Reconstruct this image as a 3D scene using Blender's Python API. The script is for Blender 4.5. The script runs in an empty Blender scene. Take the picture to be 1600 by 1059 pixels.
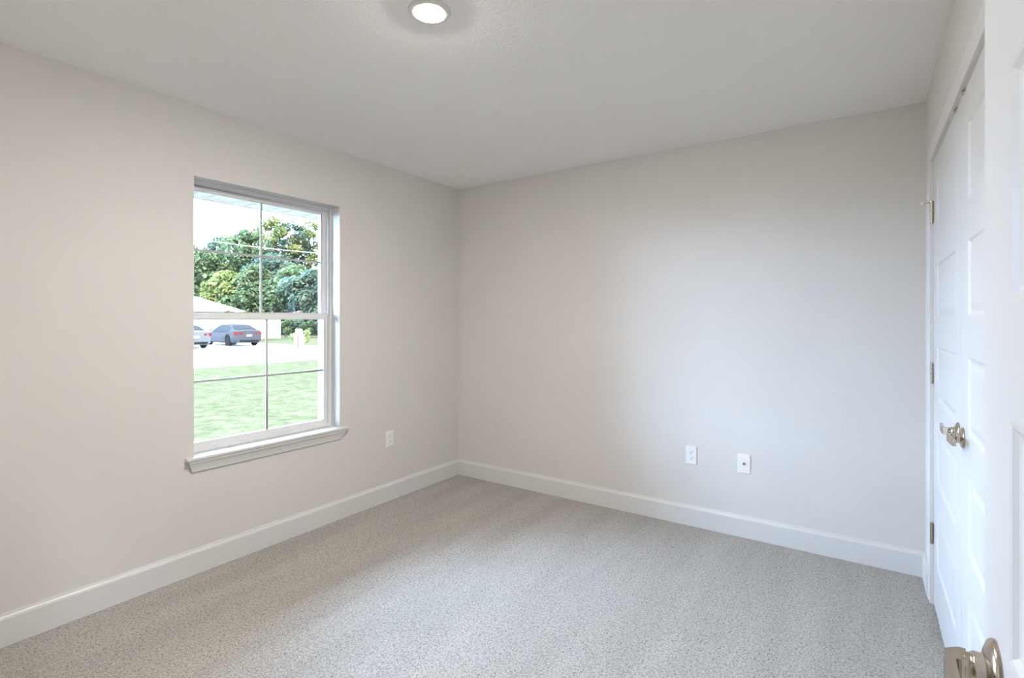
import bpy, bmesh, math, random
from mathutils import Vector, Matrix, Euler
PI = math.pi
C = bpy.context.scene
COL = C.collection

# ------------------------------------------------------------------ camera
cam_d = bpy.data.cameras.new('camera')
cam_d.sensor_fit = 'HORIZONTAL'; cam_d.sensor_width = 36.0
cam_d.lens = 803.0 / 1600 * 36.0
cam_d.shift_y = -29.5 / 1600
cam_d.clip_start = 0.02; cam_d.clip_end = 500
cam = bpy.data.objects.new('camera', cam_d); COL.objects.link(cam)
cam.location = (0, 0, 1.319)
cam.rotation_euler = (PI/2, 0, math.asin(0.5658))
C.camera = cam

# ------------------------------------------------------------------ world, sun, exposure
W = bpy.data.worlds.new('sky'); C.world = W; W.use_nodes = True
nt = W.node_tree; nt.nodes.clear()
def nn(kind, **kw):
    n = nt.nodes.new(kind)
    for k, v in kw.items(): setattr(n, k, v)
    return n
# blue zenith, a brightness bank added in the west (-X) to feed the window
wo = nn('ShaderNodeOutputWorld'); bg = nn('ShaderNodeBackground'); tc = nn('ShaderNodeTexCoord')
sx = nn('ShaderNodeSeparateXYZ'); nt.links.new(tc.outputs['Generated'], sx.inputs['Vector'])
nz = nn('ShaderNodeTexNoise'); nz.inputs['Scale'].default_value = 2.6; nz.inputs['Detail'].default_value = 6
nt.links.new(tc.outputs['Generated'], nz.inputs['Vector'])
def ramp(src, a, b, va, vb):
    n = nn('ShaderNodeMapRange', interpolation_type='SMOOTHSTEP')
    for k, v in zip(('From Min', 'From Max', 'To Min', 'To Max'), (a, b, va, vb)): n.inputs[k].default_value = v
    nt.links.new(src, n.inputs['Value']); return n.outputs['Result']
def mul(a, b):
    n = nn('ShaderNodeMath', operation='MULTIPLY'); nt.links.new(a, n.inputs[0]); nt.links.new(b, n.inputs[1]); return n.outputs[0]
west = ramp(sx.outputs['X'], .05, -.45, 0, 1)
low = ramp(sx.outputs['Z'], .96, .76, 0, 1)
bank_noise = ramp(nz.outputs['Fac'], .35, .65, .8, 1.15)
bank = mul(mul(west, low), bank_noise)
cm = nn('ShaderNodeMix', data_type='RGBA'); nt.links.new(bank, cm.inputs['Factor'])
SKY_CLEAR = (1.7, 2.5, 3.9, 1); SKY_BANK = (32.5, 47.0, 71.0, 1)
cm.inputs['A'].default_value = SKY_CLEAR; cm.inputs['B'].default_value = SKY_BANK
nt.links.new(cm.outputs['Result'], bg.inputs['Color'])
bg.inputs['Strength'].default_value = 1.0
nt.links.new(bg.outputs['Background'], wo.inputs['Surface'])

sun_d = bpy.data.lights.new('sun', 'SUN'); sun_d.energy = 20.0; sun_d.angle = math.radians(.6); sun_d.color = (1, .95, .86)
sun = bpy.data.objects.new('sun', sun_d); COL.objects.link(sun)
sun.rotation_euler = Vector((-.62, .42, -1.0)).to_track_quat('-Z', 'Y').to_euler()
sun.location = (20, -10, 40)

CEILING_LUM = 1400.0   # radiance of the bedroom's ceiling light lens
HALL_FILL_LUM = 1000.0      # radiance of the unseen fill lamp added behind the camera

C.view_settings.view_transform = 'Standard'; C.view_settings.look = 'None'
C.view_settings.exposure = 0.08; C.view_settings.gamma = 1.0; C.view_settings.use_curve_mapping = False
cy = C.cycles
cy.max_bounces = 14; cy.diffuse_bounces = 8; cy.glossy_bounces = 4; cy.transparent_max_bounces = 16
cy.sample_clamp_indirect = 6.0; cy.use_denoising = True
cy.caustics_reflective = False; cy.caustics_refractive = False

# ------------------------------------------------------------------ dimensions (metres)
XL, XR, YB, YN, H = -2.877, 0.258, 3.377, 0.0, 2.44       # room: left, right, back, near faces, ceiling
WY0, WY1, WZ0, WZ1 = 1.266, 2.170, 0.608, 2.075           # window opening
XO = -3.115                                               # outer face of the left wall
ZG = -0.40                                                # ground outside

# ------------------------------------------------------------------ materials
def mat(name, col, rough=.6, metal=0.0, noise=0.0, nscale=30, bump=0.0, bscale=200, bdist=.002, spec=.5, col2=None, coat=0):
    m = bpy.data.materials.new(name); m.use_nodes = True
    t = m.node_tree; b = t.nodes['Principled BSDF']
    b.inputs['Roughness'].default_value = rough; b.inputs['Metallic'].default_value = metal
    b.inputs['Specular IOR Level'].default_value = spec; b.inputs['Coat Weight'].default_value = coat
    c = (*col, 1)
    co = t.nodes.new('ShaderNodeTexCoord')
    if noise or col2:
        n = t.nodes.new('ShaderNodeTexNoise'); n.inputs['Scale'].default_value = nscale; n.inputs['Detail'].default_value = 5
        r = t.nodes.new('ShaderNodeValToRGB')
        t.links.new(co.outputs['Object'], n.inputs['Vector']); t.links.new(n.outputs['Fac'], r.inputs['Fac'])
        r.color_ramp.elements[0].position = .35; r.color_ramp.elements[1].position = .65
        r.color_ramp.elements[0].color = tuple(x*(1-noise) for x in col) + (1,)
        r.color_ramp.elements[1].color = (*(col2 or tuple(min(1, x*(1+noise)) for x in col)), 1)
        t.links.new(r.outputs['Color'], b.inputs['Base Color'])
    else:
        b.inputs['Base Color'].default_value = c
    if bump:
        n2 = t.nodes.new('ShaderNodeTexNoise'); n2.inputs['Scale'].default_value = bscale; n2.inputs['Detail'].default_value = 3
        bp = t.nodes.new('ShaderNodeBump'); bp.inputs['Strength'].default_value = bump; bp.inputs['Distance'].default_value = bdist
        t.links.new(co.outputs['Object'], n2.inputs['Vector']); t.links.new(n2.outputs['Fac'], bp.inputs['Height'])
        t.links.new(bp.outputs['Normal'], b.inputs['Normal'])
    return m

M = {}
M['wall'] = mat('greige_paint', (.70, .675, .645), .75, noise=.012, nscale=3, bump=.12, bscale=160, bdist=.001, spec=.25)
M['ceil'] = mat('ceiling_paint', (.89, .89, .89), .9, bump=.45, bscale=75, bdist=.004, spec=.15)
M['trim'] = mat('white_trim_paint', (.71, .705, .695), .38, noise=.008, nscale=5, spec=.45)
M['door'] = mat('white_door_paint', (.68, .675, .665), .36, noise=.008, nscale=4, spec=.45)
M['vinyl'] = mat('white_vinyl', (.84, .84, .85), .35, noise=.01, nscale=8)
M['plate'] = mat('white_plastic', (.86, .86, .86), .32, noise=.005, nscale=20)
M['dark'] = mat('dark_slot', (.05, .05, .055), .5, noise=.1)
M['nickel'] = mat('satin_nickel', (.60, .54, .46), .20, metal=1, noise=.03, nscale=60)
M['rubber'] = mat('white_rubber', (.85, .85, .83), .6, noise=.01)
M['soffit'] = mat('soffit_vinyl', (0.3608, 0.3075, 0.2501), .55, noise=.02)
M['groove'] = mat('groove_grey', (.30, .30, .29), .7, noise=.05)
M['stucco'] = mat('white_stucco', (.82, .80, .76), .85, noise=.03, bump=.3, bscale=60)
M['street'] = mat('pale_concrete', (.62, .60, .57), .9, noise=.05, nscale=.8)
M['shingle'] = mat('pale_shingle', (.60, .53, .47), .9, noise=.08, nscale=6, bump=.4, bscale=10, bdist=.02)
M['fence'] = mat('white_fence_vinyl', (.82, .82, .82), .5, noise=.01)
M['bark'] = mat('bark', (.13, .10, .075), .95, noise=.3, nscale=8, bump=.5, bscale=20, bdist=.03)
M['brick'] = mat('pale_brick', (.085, .045, .038), .9, noise=.12, nscale=9, bump=.3, bscale=20, bdist=.01)
M['carpaint'] = mat('charcoal_car_paint', (.042, .0425, .046), .9, metal=0, noise=.02, coat=0, spec=0)
M['silverpaint'] = mat('silver_car_paint', (.088, .090, .094), .9, metal=0, noise=.02, coat=0, spec=0)
M['carglass'] = mat('car_window_glass', (.028, .031, .034), .9, noise=.02, spec=0)
M['tyre'] = mat('tyre_rubber', (.012, .012, .013), .9, noise=.1, spec=0)
M['rim'] = mat('alloy_rim', (.05, .05, .052), .8, noise=.02, spec=0)
M['taillight'] = mat('red_lens', (.13, .012, .016), .8, noise=.05, spec=0)
M['chrome'] = mat('licence_plate', (.75, .77, .80), .3, noise=.02)
M['cable'] = mat('pale_line_mat', (.75, .75, .75), .5, noise=.02)
M['carpetback'] = mat('hall_carpet', (.40, .37, .33), .95, noise=.1, nscale=150)

def glass_mat():
    m = bpy.data.materials.new('window_glass'); m.use_nodes = True
    t = m.node_tree; t.nodes.clear()
    o = t.nodes.new('ShaderNodeOutputMaterial'); mx = t.nodes.new('ShaderNodeMixShader')
    tr = t.nodes.new('ShaderNodeBsdfTransparent'); gl = t.nodes.new('ShaderNodeBsdfGlossy'); fr = t.nodes.new('ShaderNodeFresnel')
    tr.inputs['Color'].default_value = (.965, .98, .975, 1); gl.inputs['Roughness'].default_value = .01; fr.inputs['IOR'].default_value = 1.45
    t.links.new(fr.outputs['Fac'], mx.inputs['Fac']); t.links.new(tr.outputs['BSDF'], mx.inputs[1]); t.links.new(gl.outputs['BSDF'], mx.inputs[2])
    t.links.new(mx.outputs['Shader'], o.inputs['Surface'])
    return m
M['glass'] = glass_mat()

def emit_mat(name, col, s):
    m = bpy.data.materials.new(name); m.use_nodes = True
    b = m.node_tree.nodes['Principled BSDF']
    b.inputs['Base Color'].default_value = (.9, .9, .9, 1)
    b.inputs['Emission Color'].default_value = (*col, 1); b.inputs['Emission Strength'].default_value = s
    return m
M['lens'] = emit_mat('glowing_lens', (.98, .94, .885), CEILING_LUM)
M['hall_fill_lens'] = emit_mat('hall_fill_lens', (.86, .93, 1.0), HALL_FILL_LUM)

def carpet_mat():
    m = bpy.data.materials.new('loop_pile_carpet'); m.use_nodes = True
    t = m.node_tree; b = t.nodes['Principled BSDF']; L = t.links.new
    b.inputs['Roughness'].default_value = 1.0; b.inputs['Specular IOR Level'].default_value = .05
    b.inputs['Sheen Weight'].default_value = .15; b.inputs['Sheen Roughness'].default_value = .6
    co = t.nodes.new('ShaderNodeTexCoord')
    v = t.nodes.new('ShaderNodeTexNoise'); v.inputs['Scale'].default_value = 135; v.inputs['Detail'].default_value = 3.0; v.inputs['Roughness'].default_value = .65; v.inputs['Distortion'].default_value = .8
    L(co.outputs['Object'], v.inputs['Vector'])
    r = t.nodes.new('ShaderNodeValToRGB'); r.color_ramp.interpolation = 'EASE'
    e = r.color_ramp.elements
    e[0].position = .34; e[0].color = (.205, .185, .158, 1)
    e[1].position = .60; e[1].color = (.575, .545, .50, 1)
    x = e.new(.46); x.color = (.415, .39, .352, 1)
    L(v.outputs['Fac'], r.inputs['Fac'])
    # vacuum tracks: the lay of the pile, long soft stripes
    mp = t.nodes.new('ShaderNodeMapping'); mp.inputs['Rotation'].default_value = (0, 0, math.radians(-6)); mp.inputs['Scale'].default_value = (3.0, .40, 1)
    n = t.nodes.new('ShaderNodeTexNoise'); n.inputs['Scale'].default_value = 2.2; n.inputs['Detail'].default_value = 3
    L(co.outputs['Object'], mp.inputs['Vector']); L(mp.outputs['Vector'], n.inputs['Vector'])
    r2 = t.nodes.new('ShaderNodeValToRGB'); r2.color_ramp.elements[0].position = .36; r2.color_ramp.elements[1].position = .64
    r2.color_ramp.elements[0].color = (.88, .88, .88, 1); r2.color_ramp.elements[1].color = (1, 1, 1, 1)
    L(n.outputs['Fac'], r2.inputs['Fac'])
    mx = t.nodes.new('ShaderNodeMix'); mx.data_type = 'RGBA'; mx.blend_type = 'MULTIPLY'; mx.inputs['Factor'].default_value = 1
    L(r.outputs['Color'], mx.inputs['A']); L(r2.outputs['Color'], mx.inputs['B'])
    L(mx.outputs['Result'], b.inputs['Base Color'])
    bp = t.nodes.new('ShaderNodeBump'); bp.inputs['Strength'].default_value = .9; bp.inputs['Distance'].default_value = .008
    L(v.outputs['Fac'], bp.inputs['Height']); L(bp.outputs['Normal'], b.inputs['Normal'])
    return m
M['carpet'] = carpet_mat()

def grass_mat():
    m = bpy.data.materials.new('lawn_grass'); m.use_nodes = True
    t = m.node_tree; b = t.nodes['Principled BSDF']; L = t.links.new
    b.inputs['Roughness'].default_value = 1; b.inputs['Specular IOR Level'].default_value = 0
    co = t.nodes.new('ShaderNodeTexCoord')
    a = t.nodes.new('ShaderNodeTexNoise'); a.inputs['Scale'].default_value = 3.5; a.inputs['Detail'].default_value = 9; a.inputs['Roughness'].default_value = .75
    L(co.outputs['Object'], a.inputs['Vector'])
    r = t.nodes.new('ShaderNodeValToRGB'); e = r.color_ramp.elements
    e[0].position = .33; e[0].color = (0.0336, 0.0353, 0.0176, 1)
    e[1].position = .66; e[1].color = (0.0790, 0.0706, 0.0428, 1)
    x = e.new(.5); x.color = (0.0512, 0.0512, 0.0269, 1)
    L(a.outputs['Fac'], r.inputs['Fac']); L(r.outputs['Color'], b.inputs['Base Color'])
    n2 = t.nodes.new('ShaderNodeTexNoise'); n2.inputs['Scale'].default_value = 9; n2.inputs['Detail'].default_value = 4
    bp = t.nodes.new('ShaderNodeBump'); bp.inputs['Strength'].default_value = .8; bp.inputs['Distance'].default_value = .06
    L(co.outputs['Object'], n2.inputs['Vector']); L(n2.outputs['Fac'], bp.inputs['Height']); L(bp.outputs['Normal'], b.inputs['Normal'])
    return m
M['grass'] = grass_mat()

def leaf_mat(name, c0, c1, c2):
    m = bpy.data.materials.new(name); m.use_nodes = True
    t = m.node_tree; t.nodes.clear(); L = t.links.new
    o = t.nodes.new('ShaderNodeOutputMaterial'); d = t.nodes.new('ShaderNodeBsdfDiffuse'); tl = t.nodes.new('ShaderNodeBsdfTranslucent')
    mx = t.nodes.new('ShaderNodeMixShader'); mx.inputs['Fac'].default_value = .35
    co = t.nodes.new('ShaderNodeTexCoord'); n = t.nodes.new('ShaderNodeTexNoise'); n.inputs['Scale'].default_value = 1.1; n.inputs['Detail'].default_value = 6; n.inputs['Roughness'].default_value = .8
    r = t.nodes.new('ShaderNodeValToRGB'); e = r.color_ramp.elements
    e[0].position = .36; e[0].color = (*c0, 1); e[1].position = .66; e[1].color = (*c2, 1); x = e.new(.5); x.color = (*c1, 1)
    L(co.outputs['Object'], n.inputs['Vector']); L(n.outputs['Fac'], r.inputs['Fac'])
    L(r.outputs['Color'], d.inputs['Color']); L(r.outputs['Color'], tl.inputs['Color'])
    L(d.outputs['BSDF'], mx.inputs[1]); L(tl.outputs['BSDF'], mx.inputs[2]); L(mx.outputs['Shader'], o.inputs['Surface'])
    return m
M['leaf_oak'] = leaf_mat('oak_leaves', (0.0276, 0.0460, 0.0313), (0.0782, 0.1150, 0.0506), (0.2760, 0.3036, 0.1748))
M['leaf_yellow'] = leaf_mat('yellowish_leaves', (0.0506, 0.0690, 0.0276), (0.1564, 0.1840, 0.0598), (0.3496, 0.3404, 0.1748))
M['leaf_blue'] = leaf_mat('bluish_leaves', (0.0258, 0.0460, 0.0405), (0.0690, 0.1058, 0.0736), (0.2576, 0.3036, 0.2208))

# ------------------------------------------------------------------ mesh helpers
class MB:
    """collects faces, then links them as ONE mesh object"""
    def __init__(self): self.v = []; self.f = []; self.s = []
    def add(self, vs, fs, smooth=False):
        o = len(self.v); self.v += [tuple(p) for p in vs]
        for f in fs: self.f.append(tuple(i+o for i in f)); self.s.append(smooth)
        return self
    def box(self, x0, x1, y0, y1, z0, z1):
        if x0 > x1: x0, x1 = x1, x0
        if y0 > y1: y0, y1 = y1, y0
        vs = [(x, y, z) for z in (z0, z1) for y in (y0, y1) for x in (x0, x1)]
        return self.add(vs, [(0,2,3,1), (4,5,7,6), (0,1,5,4), (1,3,7,5), (3,2,6,7), (2,0,4,6)])
    def quad(self, a, b, c, d): return self.add([a, b, c, d], [(0,1,2,3)])
    def loft(self, rings, closed=True, caps=True, smooth=False):
        n = len(rings[0]); vs = [p for r in rings for p in r]; fs = []
        for i in range(len(rings)-1):
            for k in range(n if closed else n-1):
                k2 = (k+1) % n
                fs.append((i*n+k, i*n+k2, (i+1)*n+k2, (i+1)*n+k))
        self.add(vs, fs, smooth)
        if caps and closed:
            self.add(rings[0], [tuple(range(n))[::-1]]); self.add(rings[-1], [tuple(range(n))])
        return self
    def tube(self, pts, rad, n=12, smooth=True):
        pts = [Vector(p) for p in pts]; rads = rad if isinstance(rad, (list, tuple)) else [rad]*len(pts)
        rings = []
        for i, p in enumerate(pts):
            d = (pts[min(i+1, len(pts)-1)] - pts[max(i-1, 0)]).normalized()
            up = Vector((0,0,1)) if abs(d.z) < .9 else Vector((1,0,0))
            a = d.cross(up).normalized(); b = a.cross(d).normalized()
            rings.append([tuple(p + a*rads[i]*math.cos(2*PI*k/n) + b*rads[i]*math.sin(2*PI*k/n)) for k in range(n)])
        return self.loft(rings, True, True, smooth)
    def lathe(self, origin, axis, prof, n=32, smooth=True):
        """prof: (radius, distance along axis)"""
        o = Vector(origin); d = Vector(axis).normalized()
        up = Vector((0,0,1)) if abs(d.z) < .9 else Vector((1,0,0))
        a = d.cross(up).normalized(); b = a.cross(d).normalized()
        rings = [[tuple(o + d*h + a*max(r, 1e-5)*math.cos(2*PI*k/n) + b*max(r, 1e-5)*math.sin(2*PI*k/n)) for k in range(n)] for r, h in prof]
        return self.loft(rings, True, True, smooth)
    def build(self, name, m, parent=None, bevel=0, seg=2, loc=None, rot=None, sharp=True):
        me = bpy.data.meshes.new(name); me.from_pydata(self.v, [], self.f)
        bm = bmesh.new(); bm.from_mesh(me); bmesh.ops.remove_doubles(bm, verts=bm.verts, dist=1e-6)
        bmesh.ops.recalc_face_normals(bm, faces=bm.faces); bm.to_mesh(me); bm.free()
        if len(me.polygons) == len(self.s): me.polygons.foreach_set('use_smooth', self.s)
        elif any(self.s): me.polygons.foreach_set('use_smooth', [True]*len(me.polygons))
        me.materials.append(m)
        ob = bpy.data.objects.new(name, me); COL.objects.link(ob)
        if any(self.s) and sharp:
            me.set_sharp_from_angle(angle=math.radians(40))
        if loc: ob.location = loc
        if rot: ob.rotation_euler = rot
        if parent: ob.parent = parent
        if bevel:
            bv = ob.modifiers.new('bevel', 'BEVEL'); bv.width = bevel; bv.segments = seg; bv.limit_method = 'ANGLE'; bv.angle_limit = math.radians(35)
        return ob

def tag(o, label, cat=None, group=None, kind=None):
    if label: o['label'] = label
    if cat: o['category'] = cat
    if group: o['group'] = group
    if kind: o['kind'] = kind
    return o
def struct(o, label, cat): return tag(o, label, cat, None, 'structure')
def empty(name, loc=(0,0,0), rz=0):
    o = bpy.data.objects.new(name, None); COL.objects.link(o); o.location = loc; o.rotation_euler = (0,0,rz); o.empty_display_size = .1
    return o
def wall_with_hole(axis, p0, p1, u0, u1, z0, z1, hu0, hu1, hz0, hz1):
    """box wall between planes p0..p1 on axis 'X' or 'Y' with a rectangular hole, one clean mesh"""
    b = MB()
    def add(a0, a1, c0, c1):
        if a1-a0 < 1e-6 or c1-c0 < 1e-6: return
        if axis == 'X': b.box(p0, p1, a0, a1, c0, c1)
        else: b.box(a0, a1, p0, p1, c0, c1)
    add(u0, hu0, z0, z1); add(hu1, u1, z0, z1); add(hu0, hu1, z0, hz0); add(hu0, hu1, hz1, z1)
    return b

# ------------------------------------------------------------------ room shell
struct(MB().box(XL-.2, XR+.75, YN-.12, YB+.1, -.12, 0).build('floor', M['carpet']), 'grey beige low pile carpet across the bedroom floor', 'floor')
struct(MB().box(XO, 1.35, -2.75, YB+.12, H, H+.1).build('ceiling', M['ceil']), 'off-white textured bedroom ceiling', 'ceiling')
struct(wall_with_hole('X', XO, XL, -2.75, YB+.12, ZG-.2, H, WY0, WY1, WZ0, WZ1).build('wall_left', M['wall']), 'beige bedroom wall holding the window', 'wall')
struct(MB().box(XL, 1.1, YB, YB+.12, -.12, H).build('wall_back', M['wall']), 'beige blank wall facing the camera with two plates', 'wall')
CY0, CY1, CZ = 1.42, 3.083, 2.059           # closet opening
struct(wall_with_hole('X', XR, XR+.115, YN, YB, -.12, H, CY0, CY1, -.12, CZ).build('wall_right', M['wall']), 'pale wall strip around the white closet doors', 'wall')
DX0, DX1, DZ = -.660, .124, 2.055            # bedroom doorway in the near wall
struct(wall_with_hole('Y', YN-.12, YN, XL, 1.1, -.12, H, DX0, DX1, -.12, DZ).build('wall_near', M['wall']), 'beige wall with the bedroom doorway behind the camera', 'wall')
# closet and hallway beyond
struct(MB().box(XR+.115, 1.0, YN, .10, 0, H).box(.95, 1.1, .1, YB, 0, H).build('wall_closet', M['wall']), 'wall lining of the closet behind the white doors', 'wall')
struct(MB().box(XO, 1.35, -2.75, -2.6, -.12, H).box(1.1, 1.35, -2.6, 0, -.12, H).build('wall_hall', M['wall']), 'hallway wall behind the camera', 'wall')
struct(MB().box(XL, 1.1, -2.6, -.12, -.12, 0).build('floor_hall', M['carpetback']), 'hallway carpet behind the camera', 'floor')

# baseboards
def base_prof(t=.014, h=.131):
    return [(0, 0), (t, 0), (t, h-.022), (t-.003, h-.014), (t-.007, h-.009), (t-.009, h), (0, h)]
def baseboard(name, p0, p1, inward, label):
    p0, p1, n = Vector(p0), Vector(p1), Vector(inward)
    rings = [[tuple(p + n*a + Vector((0,0,z))) for a, z in base_prof()] for p in (p0, p1)]
    return struct(MB().loft(rings).build(name, M['trim']), label, 'baseboard')
baseboard('baseboard_left', (XL, YN, 0), (XL, YB, 0), (1,0,0), 'white baseboard under the window wall')
baseboard('baseboard_back', (XL+.014, YB, 0), (XR-.0001, YB, 0), (0,-1,0), 'white baseboard along the blank back wall')
baseboard('baseboard_right', (XR, CY1+.058, 0), (XR, YB-.014, 0), (-1,0,0), 'short white baseboard between closet casing and corner')
baseboard('baseboard_near', (XL+.014, YN, 0), (DX0-.06, YN, 0), (0,1,0), 'white baseboard on the doorway wall')

# casings: profile swept round an opening
def cas_prof(w=.056, t=.012):
    # (distance outward from the opening, thickness)
    return [(0, 0), (0, t*.62), (.006, t*.70), (.012, t*.62), (.030, t*.74), (w-.012, t), (w, t), (w, 0)]
def casing(name, face, out, axis, a0, a1, top, label):
    """axis 'Y': opening runs a0..a1 along Y on plane X=face; out = direction sign off the wall"""
    P = cas_prof(); b = MB()
    def pt(u, z, d):
        return (face + out*d, u, z) if axis == 'Y' else (u, face + out*d, z)
    rings = [[pt(a0 - w, 0, d) for w, d in P], [pt(a0 - w, top + w, d) for w, d in P],
             [pt(a1 + w, top + w, d) for w, d in P], [pt(a1 + w, 0, d) for w, d in P]]
    b.loft(rings)
    return b.build(name, M['trim'])
struct(casing('trim_1', XR, -1, 'Y', CY0, CY1, CZ, ''), 'white casing framing the closet double doors', 'casing')
struct(casing('trim_2', YN, 1, 'X', DX0, DX1+.012, DZ, ''), 'white casing round the bedroom doorway behind the camera', 'casing')
# closet jamb behind the leaves
jb = MB().box(XR+.001, XR+.115, CY1-.011, CY1, 0, CZ).box(XR+.001, XR+.115, CY0, CY0+.011, 0, CZ).box(XR+.001, XR+.115, CY0+.011, CY1-.011, CZ-.004, CZ)
jb.box(XR+.046, XR+.06, CY1-.03, CY1-.011, 0, CZ-.006).box(XR+.046, XR+.06, CY0+.011, CY0+.03, 0, CZ-.006).box(XR+.046, XR+.06, CY0+.03, CY1-.03, CZ-.03, CZ-.006)
struct(jb.build('trim_3', M['trim']), 'white jamb lining inside the closet opening', 'jamb')

# ------------------------------------------------------------------ panelled doors
PANELS = [(1.942, 1.691), (1.573, 1.327), (1.206, .956), (.837, .587), (.468, .216)]
def door_slab(w, z0, z1, th, stile, lift=0.0):
    b = MB(); panels = [(a+lift, c+lift) for a, c in PANELS]
    for side in (0, 1):
        yf = 0 if side == 0 else th; sg = 1 if side == 0 else -1
        def P(x, y, z): return (x, yf + sg*y, z)
        xs = (0, stile, w-stile, w)
        b.quad(P(xs[0],0,z0), P(xs[1],0,z0), P(xs[1],0,z1), P(xs[0],0,z1))
        b.quad(P(xs[2],0,z0), P(xs[3],0,z0), P(xs[3],0,z1), P(xs[2],0,z1))
        zz = z1
        for (t, bt) in panels + [(z0, None)]:
            b.quad(P(xs[1],0,t), P(xs[2],0,t), P(xs[2],0,zz), P(xs[1],0,zz)); zz = bt
        for t, bt in panels:
            prof = [(0, 0), (.006, .0012), (.012, .0056), (.018, .0072), (.024, .0070), (.036, .0040), (.043, .0022)]
            rings = [[P(xs[1]+m, d, bt+m), P(xs[2]-m, d, bt+m), P(xs[2]-m, d, t-m), P(xs[1]+m, d, t-m)] for m, d in prof]
            b.loft(rings, True, False)
            b.add(rings[-1], [(0,1,2,3)])
    b.quad((0,0,z0), (0,th,z0), (0,th,z1), (0,0,z1)); b.quad((w,0,z0), (w,th,z0), (w,th,z1), (w,0,z1))
    b.quad((0,0,z0), (w,0,z0), (w,th,z0), (0,th,z0)); b.quad((0,0,z1), (w,0,z1), (w,th,z1), (0,th,z1))
    return b
def lever(parent, x, z, sg, y0=0.0, face=-1, label='satin nickel lever handle', fat=1.0, size=1.0):
    """rosette, neck and bar; sg: direction of the bar along local x; face -1 = front face of the slab"""
    f = face; at_ = (x, y0, z); x = y0 = z = 0.0
    b = MB()
    b.lathe((x, y0, z), (0, f, 0), [(.0165, .010), (.0165, .019), (.0150, .0205), (.0138, .022), (.0138, .027)], 28)
    # square-shouldered bar: rises from the neck, turns and runs along the door
    hz = .0115*fat
    def ring(px, py, h, t, ang):          # rectangular section at (px,py), ang = heading in the xy plane
        ca, sa = math.cos(ang), math.sin(ang)
        nx, ny = -sa, ca
        out = []
        for (s, u) in ((-1,-1), (-1,1), (1,1), (1,-1)):
            out.append((x + sg*(px + nx*t*s), y0 + f*(py + ny*t*s), z + u*h))
        return out
    rs = [ring(0, .0235, hz*1.02, .0125, PI/2), ring(0, .030, hz, .0125, PI/2), ring(.005, .0365, hz, .0088, PI*.27),
          ring(.016, .0395, hz, .0050, 0), ring(.045, .0392, hz*.98, .0044, 0), ring(.080, .0385, hz*.93, .0040, -.02), ring(.108, .0355, hz*.86, .0042, -.14), ring(.113, .0345, hz*.74, .0034, -.2)]
    b.loft(rs)
    h = b.build('lever_handle', M['nickel'], parent, bevel=.0016, seg=2)
    h['label'] = label; h.location = at_; h.scale = (size,)*3
    r = MB().lathe((x, y0, z), (0, f, 0), [(.0001, 0), (.0335, 0), (.0335, .0025), (.0322, .0048), (.0295, .0068), (.0262, .0080), (.0235, .0092), (.0190, .0104), (.0001, .0112)], 40)
    ro = r.build('rosette', M['nickel'], h)
    return h
def hinge(parent, x, y, z, stop=False):
    b = MB()
    n = 5; hh = .092
    for k in range(n):
        z0 = z - hh/2 + k*hh/n
        b.lathe((x, y, z0+.0006), (0,0,1), [(.0001, 0), (.0062, 0), (.0062, hh/n-.0012), (.0001, hh/n-.0012)], 14)
    b.lathe((x, y, z+hh/2), (0,0,1), [(.0001, 0), (.0058, 0), (.0058, .003), (.003, .005), (.0001, .0055)], 14)
    b.lathe((x, y, z-hh/2-.0045), (0,0,1), [(.0001, 0), (.003, .001), (.0058, .002), (.0058, .0045), (.0001, .0045)], 14)
    b.box(x+.002, x+.012, y+.0066, y+.0090, z-hh/2, z+hh/2)
    h = b.build('hinge', M['nickel'], parent); h['label'] = 'satin nickel hinge barrel'
    if stop:
        s = MB(); zt = z+hh/2+.007
        s.lathe((x, y, zt-.003), (0,0,1), [(.0001, 0), (.0095, 0), (.0095, .006), (.0001, .006)], 16)
        s.tube([(x, y, zt), (x-.004, y-.012, zt), (x-.010, y-.030, zt-.001)], [.0042, .0036, .0036], 10)
        s.tube([(x, y, zt), (x+.016, y+.0025, zt)], [.004, .0034], 10)
        so = s.build('hinge_stop', M['nickel'], h); so['label'] = 'hinge pin door stop with white bumper'
        MB().tube([(x-.0098, y-.029, zt-.001), (x-.0135, y-.040, zt-.0015)], [.0062, .0062], 12).build('bumper', M['rubber'], h)
    return h

DF = .264         # face of the closet leaves (world X)
HY, MY = 3.069, 2.247
LW = HY - MY - .0015
d1 = door_slab(LW, .012, 2.054, .035, .126).build('door_1', M['door'], loc=(DF, HY, 0), rot=(0,0,-PI/2))
struct(d1, 'white five-panel closet door leaf with three hinges, nearest the back wall', 'door')
lever(d1, LW-.050, .938, -1)
for k, z in enumerate((1.815, 1.072, .330)): hinge(d1, -.0015, -.0075, z, k == 0)
d2 = door_slab(LW, .012, 2.054, .035, .126).build('door_2', M['door'], loc=(DF, MY-.0015, 0), rot=(0,0,-PI/2))
struct(d2, 'white five-panel closet door leaf partly hidden by the open bedroom door', 'door')
lever(d2, .050, .938, 1)
for d, x in ((d1, LW-.13), (d2, .045)):
    c = MB().box(x, x+.05, -.0035, -.0005, 2.046, 2.0545).box(x, x+.05, -.0005, .012, 2.0542, 2.0549).lathe((x+.025, -.0035, 2.050), (0,-1,0), [(.006,0), (.006,.004), (.0001,.005)], 14).build('ball_catch', M['nickel'], d)
    c['label'] = 'small metal ball catch at the head of the leaf'

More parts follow.
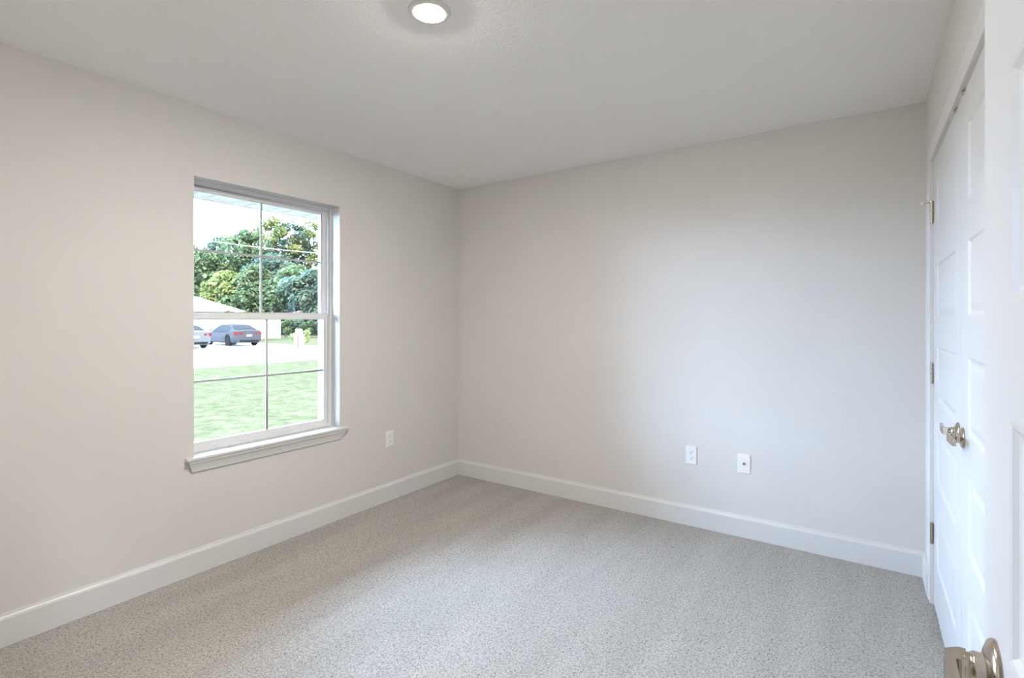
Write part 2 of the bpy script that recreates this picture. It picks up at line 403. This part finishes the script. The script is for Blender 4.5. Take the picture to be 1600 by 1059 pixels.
EF, EY = .123, .858      # open bedroom door: face X, free edge Y
d3 = door_slab(.813, .012, 2.045, .035, .130, .010).build('door_3', M['door'], loc=(EF, EY, 0), rot=(0,0,-PI/2))
struct(d3, 'open white bedroom door standing close to the camera with a lever handle', 'door')
lever(d3, .0735, .921, 1, 0, -1, 'satin nickel lever handle seen close up', 1.05, 1.084)
lever(d3, .0735, .921, 1, .035, 1, size=1.084)
for z in (1.80, 1.03, .25): hinge(d3, .8155, .0425, z)
lp = MB().box(-.0012, .0005, .006, .029, .893, .949).build('latch_plate', M['nickel'], d3); lp['label'] = 'nickel latch plate on the door edge'

# ------------------------------------------------------------------ window
win = empty('window_1', (0, 0, 0)); struct(win, 'white single-hung window with two-by-two grilles in each sash', 'window')
XF0, XF1 = -2.972, -3.062          # room side / street side of the vinyl frame
b = MB()
fw = .020
def frame(b, x0, x1, y0, y1, z0, z1, w, wt=None, wb=None):
    wt = wt or w; wb = wb or w
    b.box(x0, x1, y0, y0+w, z0, z1); b.box(x0, x1, y1-w, y1, z0, z1)
    b.box(x0, x1, y0+w, y1-w, z1-wt, z1); b.box(x0, x1, y0+w, y1-w, z0, z0+wb)
frame(b, XF0, XF1, WY0+.001, WY1-.001, WZ0+.001, WZ1-.001, fw, .018, .018)
frame(b, XF0+.006, XF0, WY0+.001, WY1-.001, WZ0+.001, WZ1-.001, .010)         # inner lip
b.box(-3.012, -3.006, WY1-fw-.006, WY1-fw, WZ0+.02, WZ1-.02); b.box(-3.012, -3.006, WY0+fw, WY0+fw+.006, WZ0+.02, WZ1-.02)
b.build('window_frame', M['vinyl'], win, bevel=.002)
lb = MB(); lx0, lx1 = XF0+.0005, XL-.0005
lb.box(lx0, lx1, WY0+.0002, WY0+.003, WZ0+.001, WZ1-.0002).box(lx0, lx1, WY1-.003, WY1-.0002, WZ0+.001, WZ1-.0002).box(lx0, lx1, WY0+.003, WY1-.003, WZ1-.003, WZ1-.0002)
lb.build('lit_reveal_liner', M['trim'], win)  # added white liner: daylight on the reveals put into its colour
def sash(name, xa, xb, z0, z1, st, rt, rb, ym, zm):
    s = MB(); y0, y1 = WY0+fw+.002, WY1-fw-.002
    frame(s, xa, xb, y0, y1, z0, z1, st, rt, rb)
    xm = (xa+xb)/2
    frame(s, xm+.010, xm-.010, y0+st-.004, y1-st+.004, z0+rb-.004, z1-rt+.004, .008)      # glazing bead
    so = s.build(name, M['vinyl'], win, bevel=.0018)
    g0, g1, h0, h1 = y0+st-.002, y1-st+.002, z0+rb-.002, z1-rt+.002
    MB().box(xm-.0015, xm+.0015, g0, g1, h0, h1).build('glass_pane', M['glass'], so)
    MB().box(xm-.0065, xm-.0025, ym-.0065, ym+.0065, h0, h1).build('muntin', M['vinyl'], so)
    MB().box(xm-.0065, xm-.0025, g0, ym-.0066, zm-.0065, zm+.0065).box(xm-.0065, xm-.0025, ym+.0066, g1, zm-.0065, zm+.0065).build('muntin', M['vinyl'], so)
    return so
sash('upper_sash', -3.013, -3.040, 1.325, WZ1-.020, .020, .022, .036, 1.716, 1.706)
ls = sash('lower_sash', -2.980, -3.005, WZ0+.019, 1.364, .022, .038, .026, 1.732, .984)
for yy in (1.50, 1.94):
    lk = MB().box(-2.998, -2.982, yy-.028, yy+.028, 1.3641, 1.3700).lathe((-2.990, yy, 1.370), (0,0,1), [(.0001,0), (.010,0), (.010,.006), (.0001,.006)], 16).box(-2.994, -2.986, yy-.004, yy+.030, 1.3735, 1.3790)
    lk.build('sash_lock', M['vinyl'], ls, bevel=.001)
# stool with horns and returned apron
st = MB()
prof = [(XF0+.002, .590), (XF0+.002, .6085), (XL+.030, .6085), (XL+.0345, .606), (XL+.036, .601), (XL+.0345, .594), (XL+.030, .590)]
st.loft([[(x, y, z) for x, z in prof] for y in (WY0+.0015, WY1-.0015)])
hp = [(XL, .590), (XL, .6085), (XL+.030, .6085), (XL+.0345, .606), (XL+.036, .601), (XL+.0345, .594), (XL+.030, .590)]
for ya, yb in ((1.224, WY0+.0015), (WY1-.0015, 2.216)): st.loft([[(x, y, z) for x, z in hp] for y in (ya, yb)])
so = st.build('window_sill', M['trim'], win)
ap = [(0, 0), (.004, .0), (.010, .006), (.013, .020), (.020, .042), (.028, .056), (.028, .065), (0, .065)]
ar = []
for end, sg in ((1.262, -1), (2.172, 1)):
    ar.append([(XL+a, end + sg*max(0, a-.004)*1.2, .525+z) for a, z in ap])
MB().loft(ar).build('apron', M['trim'], so)
# wall-coloured drywall returns lie under the whitened liner; exterior sill

# ------------------------------------------------------------------ plates on the walls
def plate_thing(name, loc, rz, label, kind):
    t = empty(name, loc, rz); tag(t, label, 'outlet' if kind == 'duplex' else 'wall plate')
    W2, H2 = .0355, .0585
    rings = [[(-W2, 0, -H2), (W2, 0, -H2), (W2, 0, H2), (-W2, 0, H2)], [(-W2, -.0035, -H2), (W2, -.0035, -H2), (W2, -.0035, H2), (-W2, -.0035, H2)],
             [(-W2+.004, -.0062, -H2+.004), (W2-.004, -.0062, -H2+.004), (W2-.004, -.0062, H2-.004), (-W2+.004, -.0062, H2-.004)]]
    MB().loft(rings).build('cover_plate', M['plate'], t, bevel=.0008)
    if kind == 'duplex':
        for zc in (.0195, -.0195):
            pts = []
            for k in range(28):
                a = 2*PI*k/28; px = .0172*math.cos(a); pz = max(-.0132, min(.0132, .0172*math.sin(a))); pts.append((px, pz))
            r = MB().loft([[(x, -.0060, zc+z) for x, z in pts], [(x, -.0085, zc+z) for x, z in pts]]).build('receptacle', M['plate'], t)
            s = MB().box(-.0072, -.0050, -.0089, -.0084, zc+.001, zc+.009).box(.0048, .0074, -.0089, -.0084, zc, zc+.0095)
            s.lathe((0, -.0084, zc-.0062), (0,-1,0), [(.0001,0), (.0028,0), (.0028,.0005), (.0001,.0005)], 14)
            so = s.build('slot', M['dark'], r); so['label'] = 'dark contact slots'
        MB().lathe((0, -.0062, 0), (0,-1,0), [(.0001,0), (.0032,0), (.0030,.0010), (.0001,.0012)], 14).build('screw', M['plate'], t)
    else:
        j = MB().lathe((0, -.0062, 0), (0,-1,0), [(.0001,0), (.0075,0), (.0075,.003), (.0048,.003), (.0048,.0105), (.0030,.0105), (.0030,.004), (.0001,.004)], 18).build('coaxial_jack', M['nickel'], t)
        j['label'] = 'threaded metal cable jack'
        MB().lathe((0, -.0104, 0), (0,-1,0), [(.0001,0), (.0030,0), (.0030,.0006), (.0001,.0006)], 14).build('socket', M['dark'], j)
        for zc in (.042, -.042): MB().lathe((0, -.0062, zc), (0,-1,0), [(.0001,0), (.0030,0), (.0028,.0010), (.0001,.0012)], 12).build('screw', M['plate'], t)
    return t
plate_thing('wall_outlet', (XL, 2.602, .447), PI/2, 'white duplex outlet beside the window, low on the window wall', 'duplex')
plate_thing('wall_outlet.001', (-.918, YB, .451), 0, 'white duplex outlet low on the blank back wall', 'duplex')
plate_thing('cable_plate', (-.604, YB, .446), 0, 'white cable plate with one central jack, beside the outlet on the back wall', 'coax')

# ------------------------------------------------------------------ ceiling lights
def ceiling_light(loc, m, label):
    t = empty('ceiling_light', loc); tag(t, label, 'light')
    r = MB().lathe((0,0,0), (0,0,-1), [(.060, 0), (.0760, 0), (.0760, .003), (.0735, .0088), (.0670, .0112), (.0560, .0112), (.0545, .009), (.0545, 0)], 56)
    r.build('trim_ring', M['trim'], t)
    prof = [(.0001, .0005), (.0540, .0005), (.0540, .0060)] + [(.0540*math.cos(a), .0060+.0122*math.sin(a)) for a in (PI/2*k/8 for k in range(1, 8))] + [(.0001, .0182)]
    MB().lathe((0,0,0), (0,0,-1), prof, 40).build('lens', M[m], t)['label'] = 'glowing white lens'
    return t
ceiling_light((-1.300, 1.366, H), 'lens', 'round recessed ceiling light, glowing, at the top edge of the view')
ceiling_light((.50, -.36, H), 'hall_fill_lens', 'unseen fill light added in the hallway behind the camera')  # added fill, lifts the carpet with cool light

# ------------------------------------------------------------------ outside: house eave, ground
so_b = MB()
SX = -3.965
y = -2.0; k = 0
struct(MB().box(SX, XO, -3.0, 7.0, 2.205, 2.22).build('soffit', M['soffit']), 'white vinyl soffit under the eave above the window', 'soffit')
sp = MB(); yy = -1.9
while yy < 6.9:
    sp.box(SX+.002, XO, yy, yy+.009, 2.2025, 2.2049); sp.box(SX+.002, XO, yy+.115, yy+.124, 2.2025, 2.2049)
    yy += .3
struct(sp.build('trim_4', M['groove']), 'dark grooves between the soffit panels', 'groove')
struct(MB().box(SX-.03, SX, -3.0, 7.0, 2.195, 2.36).build('fascia', M['soffit']), 'white fascia board at the eave edge', 'fascia')
rf = MB(); rf.loft([[(SX-.06, yv, 2.36), (1.6, yv, 4.5), (1.6, yv, 4.6), (SX-.06, yv, 2.46)] for yv in (-3.1, 7.1)])
struct(rf.build('roof', M['shingle']), 'shingle roof slope above the bedroom', 'roof')
struct(MB().box(XO+.01, XL, YB+.12, 7.0, ZG-.2, 2.44).box(1.35, 1.5, -2.9, 7.0, ZG-.2, 2.6).box(XO, 1.5, 6.9, 7.0, ZG-.2, 2.6).box(XO, 1.5, -2.9, -2.75, ZG-.2, 2.6).build('wall_outer', M['stucco']), 'outer walls of the house beyond the bedroom', 'wall')
struct(MB().box(-160, 60, -120, 160, ZG-.3, ZG).build('lawn', M['grass']), 'sunny green lawn between the house and the street', 'lawn')
struct(MB().box(-27.2, -19.6, -120, 160, ZG, ZG+.03).build('street', M['street']), 'pale sunlit street beyond the lawn', 'street')
struct(MB().box(-43.0, -27.2, 11.0, 20.6, ZG, ZG+.02).build('driveway', M['street']), 'pale concrete driveway under the parked cars', 'driveway')

# ------------------------------------------------------------------ neighbour house and fence
def house():
    t = empty('house', (-43.2, 22.2, ZG)); tag(t, 'white single-storey house across the street with a pale hip roof', 'house')
    D, L, hz = 11.0, 24.0, 2.55        # local: x back (-), y towards -Y
    b = MB(); b.box(-D, 0, -L, 0, 0, hz); b.build('wall', M['stucco'], t)
    e = .5; zt = hz + 2.6; a = (D+2*e)/2
    P0, P1, P2, P3 = (-D-e, -L-e, hz-.05), (e, -L-e, hz-.05), (e, e, hz-.05), (-D-e, e, hz-.05)
    R0, R1 = (-D/2, -L-e+a, zt), (-D/2, e-a, zt)
    r = MB(); r.add([P0, P1, P2, P3, R0, R1], [(0,1,4), (1,2,5,4), (2,3,5), (3,0,4,5), (0,3,2,1)]); r.build('roof', M['shingle'], t)
    f = MB(); f.box(e, e+.03, -L-e, e, hz-.22, hz-.03); f.box(-D-e, e+.03, e, e+.03, hz-.22, hz-.03); f.build('fascia', M['fence'], t)
    g = MB(); g.box(.001, .05, -8.2, -3.2, 0, 2.15)
    for q in range(1, 4): g.box(.05, .065, -8.15, -3.25, q*.54-.01, q*.54+.01)
    gd = g.build('garage_door', M['fence'], t)
    w = MB(); w.box(.001, .05, -13, -11.2, .9, 2.1); wn = w.build('window', M['fence'], t)
    MB().box(.051, .055, -12.9, -12.13, 1.0, 2.0).box(.051, .055, -12.07, -11.3, 1.0, 2.0).build('pane', M['carglass'], wn)
    return t
house()
def fence():
    t = empty('vinyl_fence', (-45.0, 22.3, ZG)); tag(t, 'white vinyl privacy fence joining the house across the street', 'fence')
    n = 3; L = 4.95
    for k in range(n):
        y0 = k*L/n+.06; y1 = (k+1)*L/n-.06
        p = MB(); m = 9
        for q in range(m):
            a = y0+(y1-y0)*q/m; p.box(-.02, .02, a, a+(y1-y0)/m-.008, .05, 1.72)
        p.box(-.03, .03, y0, y1, 1.66, 1.75); p.box(-.03, .03, y0, y1, .05, .16)
        p.build('panel', M['fence'], t)
    for k in range(n+1):
        yv = k*L/n
        MB().box(-.06, .06, yv-.06, yv+.06, 0, 1.80).loft([[(-.07, yv-.07, 1.80), (.07, yv-.07, 1.80), (.07, yv+.07, 1.80), (-.07, yv+.07, 1.80)], [(-.01, yv-.01, 1.87), (.01, yv-.01, 1.87), (.01, yv+.01, 1.87), (-.01, yv+.01, 1.87)]]).build('post', M['fence'], t)
    return t
fence()

# ------------------------------------------------------------------ cars (local +x is the nose)
def car(loc, rz, paint, label):
    t = empty('car', loc, rz); tag(t, label, 'car')
    def ring(x, hw, zb, zm, zt, crown):
        h = [(0, zb), (hw*.80, zb), (hw*.96, zb+.10), (hw, zm-.10), (hw*.985, zm+.06), (hw*.93, zt-.07), (hw*.84, zt-.015), (hw*.45, zt+crown*.75), (0, zt+crown)]
        return [(x, y, z) for y, z in h] + [(x, -y, z) for y, z in h[-2:0:-1]]
    S = [(-2.44, .70, .34, .62, .90, .01), (-2.40, .82, .26, .60, .99, .02), (-2.25, .89, .22, .60, 1.06, .02), (-1.95, .915, .20, .60, 1.06, .02), (-1.4, .925, .19, .60, 1.02, .02),
         (-.6, .93, .19, .60, .97, .01), (.4, .93, .19, .60, .95, .01), (1.0, .925, .19, .60, .97, .02), (1.5, .915, .19, .60, .92, .035), (2.0, .88, .20, .58, .83, .03), (2.32, .78, .23, .54, .73, .02), (2.44, .62, .30, .48, .62, .01)]
    body = MB().loft([ring(*s) for s in S], True, True, True).build('body', paint, t)
    # greenhouse
    def g(x, hw, z0, ht, zt):
        return [(x, hw, z0), (x, ht, zt), (x, ht*.5, zt+.025), (x, 0, zt+.03), (x, -ht*.5, zt+.025), (x, -ht, zt), (x, -hw, z0)]
    G = [(-1.98, .80, .99, .78, 1.04), (-1.25, .845, .98, .64, 1.34), (-.75, .86, .95, .62, 1.405), (-.2, .865, .94, .62, 1.42), (.25, .86, .94, .62, 1.385), (.62, .85, .94, .66, 1.24), (1.18, .80, .95, .74, 1.0)]
    MB().loft([g(*s) for s in G], True, True, True).build('roof', paint, t)
    def lerp(a, b, k): return tuple(a[i]+(b[i]-a[i])*k for i in range(3))
    for sd in (1, -1):
        def at(x, k):          # point on the greenhouse side at height fraction k
            for i in range(len(G)-1):
                if G[i][0] <= x <= G[i+1][0]:
                    q = (x-G[i][0])/(G[i+1][0]-G[i][0]); s = [G[i][j]+(G[i+1][j]-G[i][j])*q for j in range(5)]; break
            o = .012
            return (x, sd*((s[1]+o)+(s[3]-s[1])*k), s[2]+(s[4]-s[2])*k)
        for xa, xb in ((-1.42, -.92), (-.86, -.06), (.02, .80)):
            w = MB(); n = 6; pa = [at(xa+(xb-xa)*i/n, .10) for i in range(n+1)]; pb = [at(xa+(xb-xa)*i/n, .88) for i in range(n+1)]
            w.loft([pa, pb], False, False); w.build('side_window', M['carglass'], t)
    def pane(name, i, j, m):
        a, b2 = G[i], G[j]; dx = -.012 if i < 3 else .012
        P = lambda s, k, f: (s[0]+dx, (s[1]*(1-f)+s[3]*f)*k, s[2]*(1-f)+s[4]*f + .02 + (.028 if abs(k) < .5 else 0)*f)
        w = MB(); ks = (-.86, -.4, 0, .4, .86)
        w.loft([[lerp(P(a, k, 1), P(b2, k, 1), .10) for k in ks], [lerp(P(a, k, 1), P(b2, k, 1), .5) for k in ks], [lerp(P(a, k, 1), P(b2, k, 1), .93) for k in ks]], False, False); w.build(name, m, t)
    pane('rear_window', 0, 1, M['carglass']); pane('windshield', 6, 5, M['carglass'])
    for sx in (-1.42, 1.42):
        for sd in (1, -1):
            w = MB().lathe((sx, sd*.70, .335), (0, sd, 0), [(.20, 0), (.315, .0), (.335, .03), (.335, .20), (.315, .235), (.23, .24), (.225, .215)], 28).build('wheel', M['tyre'], t)
            MB().lathe((sx, sd*.70, .335), (0, sd, 0), [(.0001, .19), (.05, .215), (.08, .20), (.20, .205), (.226, .23), (.226, .18), (.0001, .18)], 10).build('rim', M['rim'], w)
            MB().lathe((sx, sd*.60, .40), (0, sd, 0), [(.0001, .31), (.37, .31), (.385, .335), (.375, .33), (.0001, .322)], 28).build('wheel_arch', M['tyre'], t)
    for sd in (1, -1):
        MB().loft([[(-2.30, sd*.897, .78), (-2.36, sd*.86, .74), (-2.365, sd*.86, .92), (-2.29, sd*.895, .93)], [(-2.415, sd*.78, .76), (-2.42, sd*.78, .74), (-2.425, sd*.78, .91), (-2.40, sd*.78, .91)], [(-2.44, sd*.42, .79), (-2.455, sd*.42, .78), (-2.452, sd*.42, .89), (-2.43, sd*.42, .89)]]).build('taillight', M['taillight'], t)
        MB().box(2.28, 2.40, sd*.45, sd*.74, .60, .70).build('headlight', M['chrome'], t)
        MB().loft([[(.78, sd*.90, .98), (.78, sd*.94, 1.06), (.88, sd*.94, 1.06), (.90, sd*.90, .98)], [(.80, sd*1.06, 1.0), (.80, sd*1.08, 1.08), (.87, sd*1.07, 1.08), (.90, sd*1.05, 1.0)]]).build('mirror', paint, t)
    MB().box(-2.462, -2.442, -.16, .16, .64, .75).build('licence_plate', M['chrome'], t)
    MB().box(-2.45, -2.30, -.62, .62, .27, .40).build('bumper_insert', M['tyre'], t)
    return t
car((-35.6, 18.1, ZG+.02), PI-.05, M['carpaint'], 'dark grey sedan parked on the driveway, its red tail lights facing us')
car((-34.9, 14.5, ZG+.02), PI-.02, M['silverpaint'], 'silver car cut off by the window edge, beside the dark sedan')

# ------------------------------------------------------------------ mailbox pillar
t = empty('mailbox_pillar', (-28.7, 18.65, ZG)); tag(t, 'brick mailbox pillar with a white mailbox at the far kerb', 'mailbox')
MB().box(-.20, .20, -.22, .22, 0, .78).build('column', M['brick'], t)
MB().box(-.23, .23, -.25, .25, .78, .84).build('cap', M['stucco'], t, bevel=.01)
mb = MB(); prof = [(.09, .0), (.09, .22), (.078, .28), (.045, .325), (0, .34), (-.045, .325), (-.078, .28), (-.09, .22), (-.09, 0)]
mb.loft([[(x, y, z+.84) for y, z in prof] for x in (-.22, .24)])
m_ = mb.build('mailbox', M['fence'], t)
MB().loft([[(x, y*.96, .845+z*.96) for y, z in prof] for x in (.24, .255)]).build('mailbox_door', M['fence'], m_)
MB().box(.2, .225, -.13, .20, .03, .76).build('plaque', M['fence'], t)

# ------------------------------------------------------------------ vegetation
def leaves(rng, lobes, n, size, flat=.0):
    v = []; f = []
    wts = [l[3]**2 for l in lobes]; tot = sum(wts)
    for (cx, cy_, cz, r, sq), w in zip(lobes, wts):
        for _ in range(int(n*w/tot)):
            while True:
                d = Vector((rng.uniform(-1,1), rng.uniform(-1,1), rng.uniform(-1,1)))
                if .05 < d.length < 1: break
            k = rng.random()**.33
            d = d.normalized()
            p = Vector((cx, cy_, cz)) + Vector((d.x*r, d.y*r, d.z*r*sq))*(.45+.6*k)
            s = size*rng.uniform(.6, 1.35)
            nrm = (d*1.0 + Vector((rng.uniform(-1,1), rng.uniform(-1,1), rng.uniform(-.4,1.2)))).normalized()
            a = nrm.orthogonal().normalized(); a = (Matrix.Rotation(rng.uniform(0, 2*PI), 3, nrm) @ a); b = nrm.cross(a)
            o = len(v)
            for (i, j, u) in ((-.9, 0, -.12), (-.1, -.62, .1), (1.0, 0, -.15), (.1, .62, .1)): v.append(tuple(p + a*s*i + b*s*j + nrm*s*u))
            f.append((o, o+1, o+2, o+3))
    return v, f
def raw(name, v, f, m, parent):
    me = bpy.data.meshes.new(name); me.from_pydata(v, [], f); me.materials.append(m)
    o = bpy.data.objects.new(name, me); COL.objects.link(o); o.parent = parent; return o
def tree(x, y, h, r, seed, m, label, n=2600, size=.27, open_=False, bare=.22, nl=16):
    rng = random.Random(seed)
    t = empty('tree', (x, y, ZG)); tag(t, label, 'tree', 'trees behind the houses across the street')
    lobes = []; trunk = MB()
    pts = [(0,0,0), (rng.uniform(-.2,.2), rng.uniform(-.2,.2), h*.35), (rng.uniform(-.4,.4), rng.uniform(-.4,.4), h*.82)]
    tr = .018*h+.06
    trunk.tube(pts, [tr*1.25, tr*.85, tr*.25], 10)
    for k in range(nl):
        u = (k+.5)/nl; z = h*(bare + (1-bare)*u*.93)
        env = math.sin(PI*min(1, .18+.80*u))**.7
        a = k*2.4 + rng.uniform(-.4,.4); rr = r*env*rng.uniform(.35, .72)
        lr = r*rng.uniform(.30, .46)*(.75+.35*env)
        if open_: lr *= .62; rr *= 1.15
        c = (rr*math.cos(a), rr*math.sin(a), z)
        lobes.append((*c, lr, rng.uniform(.6, .85)))
        s = Vector(pts[1]).lerp(Vector(pts[2]), max(0, min(1, (z/h-.45)/.4)))
        s.z = min(s.z, z)
        trunk.tube([tuple(s), tuple((s+Vector(c))*.5 + Vector((0,0,.2))), c], [tr*.4, tr*.25, .03], 6)
    trunk.build('trunk', M['bark'], t)
    v, f = leaves(rng, lobes, int(n*2.3), size); raw('crown', v, f, m, t)
    return t
import mathutils
def at(px, depth):          # ground point seen at photo column px at that depth
    u = (px-800)/803.0; c, s = .82455, .5658
    return ((c*u - s)*depth, (s*u + c)*depth)
TR = [  # column, depth, height, radius, material, label
 (296, 72, 12.5, 5.0, 'leaf_oak', 'leafy tree at the left edge of the window view', 2400, False),
 (322, 66, 10.5, 4.2, 'leaf_oak', 'rounded green tree rising behind the roof of the house', 2600, False),
 (346, 74, 14.2, 4.8, 'leaf_blue', 'tall bluish green tree behind the yellowish one', 2600, False),
 (350, 62, 7.6, 3.3, 'leaf_yellow', 'low yellow-green tree just above the house roof', 2600, False),
 (386, 70, 14.8, 4.6, 'leaf_oak', 'tall dark green tree left of the upper grille bar', 2800, False),
 (398, 62, 8.2, 3.4, 'leaf_oak', 'mid green tree behind the upper vertical grille bar', 2300, False),
 (424, 66, 10.2, 4.4, 'leaf_blue', 'dark bluish tree just right of the vertical grille bar', 2600, False),
 (428, 80, 18.2, 4.4, 'leaf_yellow', 'tallest tree, its light crown touching the eave line', 1500, True),
 (455, 82, 18.0, 4.6, 'leaf_blue', 'tall thin-crowned tree with sky showing through it', 1100, True),
 (456, 62, 8.0, 4.2, 'leaf_oak', 'broad dark green tree above the mailbox', 2800, False),
 (484, 84, 18.5, 4.2, 'leaf_yellow', 'tall sparse pine-like tree near the right sash edge', 1000, True),
 (486, 60, 7.4, 4.0, 'leaf_blue', 'low bluish green tree at the right edge of the window view', 2600, False),
]
for i, (px, dp, hh, rr, mm, lab, n, op) in enumerate(TR):
    x, y = at(px, dp)
    tree(x, y, hh, rr, 100+i, M[mm], lab, n=n, open_=op, bare=.45 if op else .12, nl=18 if op else 20)
def bush(x, y, h, r, seed, m, label, n=500, size=.16):
    rng = random.Random(seed); t = empty('bush', (x, y, ZG)); tag(t, label, 'bush')
    st = MB()
    lobes = [(r*.5*math.cos(a), r*.5*math.sin(a), h*z, r*.6, .9) for a, z in ((0,.35), (1.6,.5), (3.1,.4), (4.6,.6), (0.8,.72))]
    for l in lobes: st.tube([(0,0,0), (l[0]*.5, l[1]*.5, l[2]*.6), l[:3]], [.04, .03, .015], 6)
    st.build('stem', M['bark'], t); v, f = leaves(rng, lobes, n, size); raw('foliage', v, f, m, t)
HB = [(446, 50, 2.1, .64, 'leaf_oak', 'dark hedge bush beside the white fence'), (463, 51, 2.0, .66, 'leaf_blue', 'hedge bush directly behind the mailbox'),
      (480, 50, 1.9, .64, 'leaf_oak', 'hedge bush right of the mailbox'), (497, 51, 2.0, .66, 'leaf_blue', 'hedge bush at the right edge of the lower sash')]
for i, (px, dp, hh, rr, mm, lab) in enumerate(HB):
    x, y = at(px, dp); bush(x, y, hh, rr, 300+i, M[mm], lab, 1100, .11)
x, y = at(461, 33.0); bush(x, y, 1.15, .34, 401, M['leaf_yellow'], 'small yellow-green shrub at the left of the mailbox', 320, .07)
x, y = at(474, 33.2); bush(x, y, 1.25, .40, 402, M['leaf_yellow'], 'taller yellow-green shrub at the right of the mailbox', 380, .08)
# thin pale line across the view, built as a tube
a = at(250, 46); b2 = at(520, 58)
pts = []
for k in range(25):
    u = k/24; pts.append((a[0]+(b2[0]-a[0])*u, a[1]+(b2[1]-a[1])*u, 9.15 - u*.38 - .25*4*u*(1-u)))
tag(MB().tube(pts, .030, 8).build('pale_line', M['cable']), 'thin pale line crossing in front of the trees', 'cable')
for (px, dp, zt, lab) in ((250, 46, 9.9, 'wooden utility pole holding the pale line, beyond the window edge nearer the camera'), (520, 58, 9.5, 'wooden utility pole holding the pale line, beyond the far window edge')):
    x, y = at(px, dp); t = empty('utility_pole', (x, y, ZG)); tag(t, lab, 'pole')
    MB().tube([(0,0,-.3), (0,0,zt-ZG)], [.15, .10], 12).build('pole', M['bark'], t)
    MB().box(-.9, .9, -.06, .06, zt-ZG-.75, zt-ZG-.62).build('crossarm', M['bark'], t)
